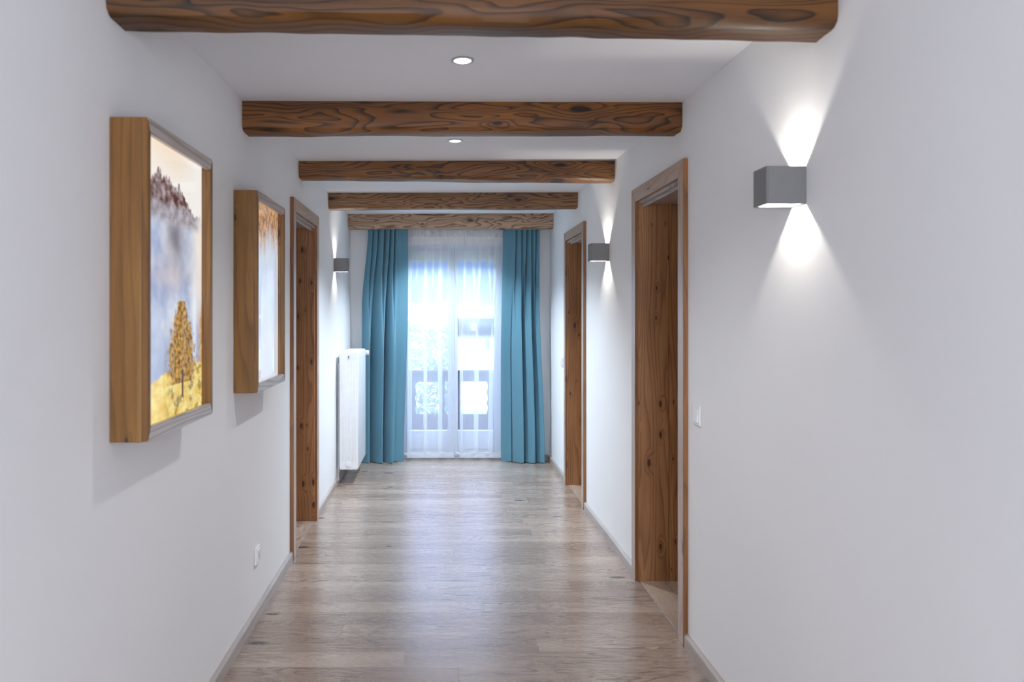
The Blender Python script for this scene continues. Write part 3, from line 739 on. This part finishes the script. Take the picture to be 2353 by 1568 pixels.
bm = bmn(); bx(bm, -2.5, 2.8, -.04, .05, zt_, zt_ + .035, .006, 2); obj('handrail', bm, M_BALC, rail)
bm = bmn(); bx(bm, -2.5, 2.8, -.012, .012, zc1, zt_, .002, 1); obj('top_board', bm, M_BALC, rail)
bm = bmn(); bx(bm, -2.5, 2.8, -.012, .012, zb_, zc0, .002, 1); bx(bm, -2.5, 2.8, -.012, .012, .03, zb_ - .005, .002, 1); obj('bottom_board', bm, M_BALC, rail)
def baluster(x0, x1):
    bm = bmn(); n = 40; Lf = []; Rt = []
    for k in range(n + 1):
        t = k / n; z = zc0 + (zc1 - zc0) * t
        s = .012 * abs(math.sin(t * PI * 3)) - .003
        Lf.append((x0 + s, z)); Rt.append((x1 - s, z))
    for y in (-.011, .011):
        for k in range(n):
            vv = [bm.verts.new((a, y, b)) for a, b in (Lf[k], Rt[k], Rt[k + 1], Lf[k + 1])]; bm.faces.new(vv)
    for side in (Lf, Rt):
        for k in range(n):
            a, b = side[k], side[k + 1]
            vv = [bm.verts.new(p) for p in ((a[0], -.011, a[1]), (a[0], .011, a[1]), (b[0], .011, b[1]), (b[0], -.011, b[1]))]; bm.faces.new(vv)
    bmesh.ops.remove_doubles(bm, verts=bm.verts, dist=1e-5)
    obj('scalloped_board', bm, M_BALC, rail)
for a, b in ((935, 956), (1008, 1023), (1042, 1060), (1119, 1137), (870, 884), (903, 918), (1171, 1186), (1206, 1224)): baluster(px(a), px(b))

bm = bmn(); bx(bm, -90, 110, 10, 160, -4.3, -4.0); g = struct('ground', bm, M_GRASS)
# neighbouring house
YH = 42.0; qh = YH / 1700.0
hs = thing('neighbour_house', 'white house with dark timber upper storey seen through the right door pane', 'house', ((1104 - 1010) * qh, YH, -4.0))
hz = lambda v: EYE - (v - 717) * qh + 4.0
hw = 2.15
bm = bmn(); bx(bm, -1.35, 4.0, 0, 5.0, 0, hz(773)); obj('wall', bm, M_RENDER, hs)
bm = bmn(); bx(bm, -1.50, 4.15, -.12, 5.12, hz(773), hz(733)); obj('timber_storey', bm, M_ROOFW, hs)
bm = bmn(); prism(bm, [(-1.0, hz(732)), (6.0, hz(732)), (2.5, hz(702))], 0, -1.9, 4.6); obj('roof', bm, M_TILE, hs)
for (u, v0, v1, w_) in ((1118, 779, 797, .11), (1088, 743, 760, .16)):
    x = (u - 1104) * qh
    bm = bmn(); bx(bm, x - w_, x + w_, -.15, -.11 if v0 < 770 else .02, hz(v1), hz(v0))
    obj('window', bm, M_WIN if v0 > 770 else M_RENDER, hs)
# hill
bm = bmn(); nx_ = 60
rows = []
for j in range(14):
    row = []
    for i in range(nx_ + 1):
        x = -90 + 190 * i / nx_; t = j / 13
        hgt = 22 + 14 * mn.noise(Vector((x * .02, 3, 0))) + 4 * mn.noise(Vector((x * .09, 1, 0)))
        row.append(bm.verts.new((x, 110 + 60 * t, -4 + hgt * sst(0, 1, t) + 1.2 * mn.noise(Vector((x * .3, t * 9, 5))))))
    rows.append(row)
for a, b in zip(rows, rows[1:]):
    for i in range(nx_): bm.faces.new((a[i], a[i + 1], b[i + 1], b[i]))
struct('hills', bm, M_HILL, smooth_=True)
# trees
def tree(x, y, zb, h, r, label, seed):
    rnd = random.Random(seed)
    t = thing('tree', label, 'tree', (x, y, zb), 'trees beyond the balcony')
    bm = bmn(); cyl(bm, (0, 0, 0), (rnd.uniform(-.1, .1), 0, h * .55), .16, .07, n=10)
    for k in range(7):
        a = rnd.uniform(0, 6.28); z = h * rnd.uniform(.25, .55); cyl(bm, (0, 0, z), (math.cos(a) * r * .6, math.sin(a) * r * .6, z + h * .25), .05, .015, n=6)
    obj('trunk', bm, M_BARK, t)
    vs = []; fs = []
    for k in range(4200):
        while True:
            p = Vector([rnd.uniform(-1, 1) for _ in range(3)])
            if p.length < 1: break
        p = p.normalized() * p.length ** .45
        lump = 1 + .28 * mn.noise(p * 2.3 + Vector((seed, 0, 0)))
        c = Vector((p.x * r * lump, p.y * r * lump, h * .62 + p.z * h * .40 * lump))
        s = rnd.uniform(.06, .13); a = Vector([rnd.gauss(0, 1) for _ in range(3)]).normalized(); b = a.orthogonal().normalized()
        n0 = len(vs); vs += [c - a * s, c + b * s * .5, c + a * s, c - b * s * .5]; fs.append((n0, n0 + 1, n0 + 2, n0 + 3))
    me = bpy.data.meshes.new('crown'); me.from_pydata(vs, [], fs); me.materials.append(M_LEAF)
    o = bpy.data.objects.new('crown', me); C.objects.link(o); o.parent = t
tree(-.95, 24, -4, 5.6, 1.15, 'leafy tree at the left edge of the left door pane', 1)
tree(-.24, 27, -4, 5.3, .80, 'leafy tree near the middle of the balcony door, left of the house', 2)

# ------------------------------------------------------------------ light
W = bpy.data.worlds.new('sky'); bpy.context.scene.world = W; W.use_nodes = True
nt = W.node_tree; nt.nodes.clear()
tc = N(nt, 'ShaderNodeTexCoord'); sp = N(nt, 'ShaderNodeSeparateXYZ'); nt.links.new(tc.outputs['Generated'], sp.inputs[0])
no = N(nt, 'ShaderNodeTexNoise', Scale=5.0, Detail=4.0); nt.links.new(tc.outputs['Generated'], no.inputs[0])
sky = ramp(nt, sp.outputs[2], [(0.0, (.30, .42, .85)), (.12, (.26, .40, .95)), (.6, (.24, .40, 1.0)), (1, (.25, .40, 1.0))])
cl = smooth(nt, no.outputs[0], .50, .66)
colr = mixc(nt, cl, sky, (.48, .60, 1.0))
bg = N(nt, 'ShaderNodeBackground', Strength=2.1); nt.links.new(colr, bg.inputs[0])
o = N(nt, 'ShaderNodeOutputWorld'); nt.links.new(bg.outputs[0], o.inputs[0])
def light(name, kind, loc, rot, energy, color, **kw):
    d = bpy.data.lights.new(name, kind); d.energy = energy; d.color = color
    for k_, v_ in kw.items(): setattr(d, k_, v_)
    o = bpy.data.objects.new(name, d); C.objects.link(o); o.location = loc; o.rotation_euler = rot; return o
light('sun', 'SUN', (0, 0, 20), (math.radians(48), 0, math.radians(-35)), 7.0, (1, .97, .92), angle=.02)
p = light('window_portal', 'AREA', ((WX0 + WX1) / 2, YB + .29, 1.1), (math.radians(-90), 0, 0), 1, (1, 1, 1), shape='RECTANGLE', size=1.1, size_y=2.15)
p.data.cycles.is_portal = True
p = light('rear_portal', 'AREA', (.10, YR - .19, 1.12), (math.radians(90), 0, 0), 1, (1, 1, 1), shape='RECTANGLE', size=1.7, size_y=2.2)
p.data.cycles.is_portal = True
# unseen fill lamp added behind the camera
light('rear_fill', 'AREA', (.10, -2.6, 1.35), (math.radians(90), 0, 0), 74, (.955, .97, .99), shape='RECTANGLE', size=1.7, size_y=2.0)

# unseen lamp added above the balcony to brighten the door and the sheers
light('overhead_fill', 'AREA', (.15, 8.75, 3.35), (math.radians(-48), 0, 0), 300, (.52, .74, 1), shape='RECTANGLE', size=2.2, size_y=1.4)
for yy in (5.495, 6.826):  # lamps added without fittings, unseen behind the beams, to brighten the far end
    light('spot_lamp', 'SPOT', (.088, yy, H - .02), (0, 0, 0), 150, (.74, .87, 1), shadow_soft_size=.025, spot_size=math.radians(118), spot_blend=.8)  # added unseen lamp, not one of the fitted spots

# ------------------------------------------------------------------ camera
cam = bpy.data.cameras.new('camera'); co = bpy.data.objects.new('camera', cam); C.objects.link(co)
co.location = (0, 0, EYE); co.rotation_euler = (math.radians(90), 0, 0)
cam.sensor_width = 36; cam.sensor_fit = 'HORIZONTAL'; cam.lens = 36 * 1700 / 2353
cam.shift_x = (2353 / 2 - 1010) / 2353; cam.shift_y = -(1568 / 2 - 717) / 2353
cam.clip_end = 500; cam.clip_start = .02
cam.dof.use_dof = True; cam.dof.focus_distance = 5.6; cam.dof.aperture_fstop = 3.2
S = bpy.context.scene; S.camera = co
S.view_settings.view_transform = 'Standard'; S.view_settings.look = 'None'
S.view_settings.exposure = 0.22; S.view_settings.gamma = 1.0
S.cycles.max_bounces = 9; S.cycles.diffuse_bounces = 5; S.cycles.transparent_max_bounces = 20
S.cycles.sample_clamp_indirect = 6; S.cycles.use_denoising = True
S.cycles.caustics_reflective = False; S.cycles.caustics_refractive = False
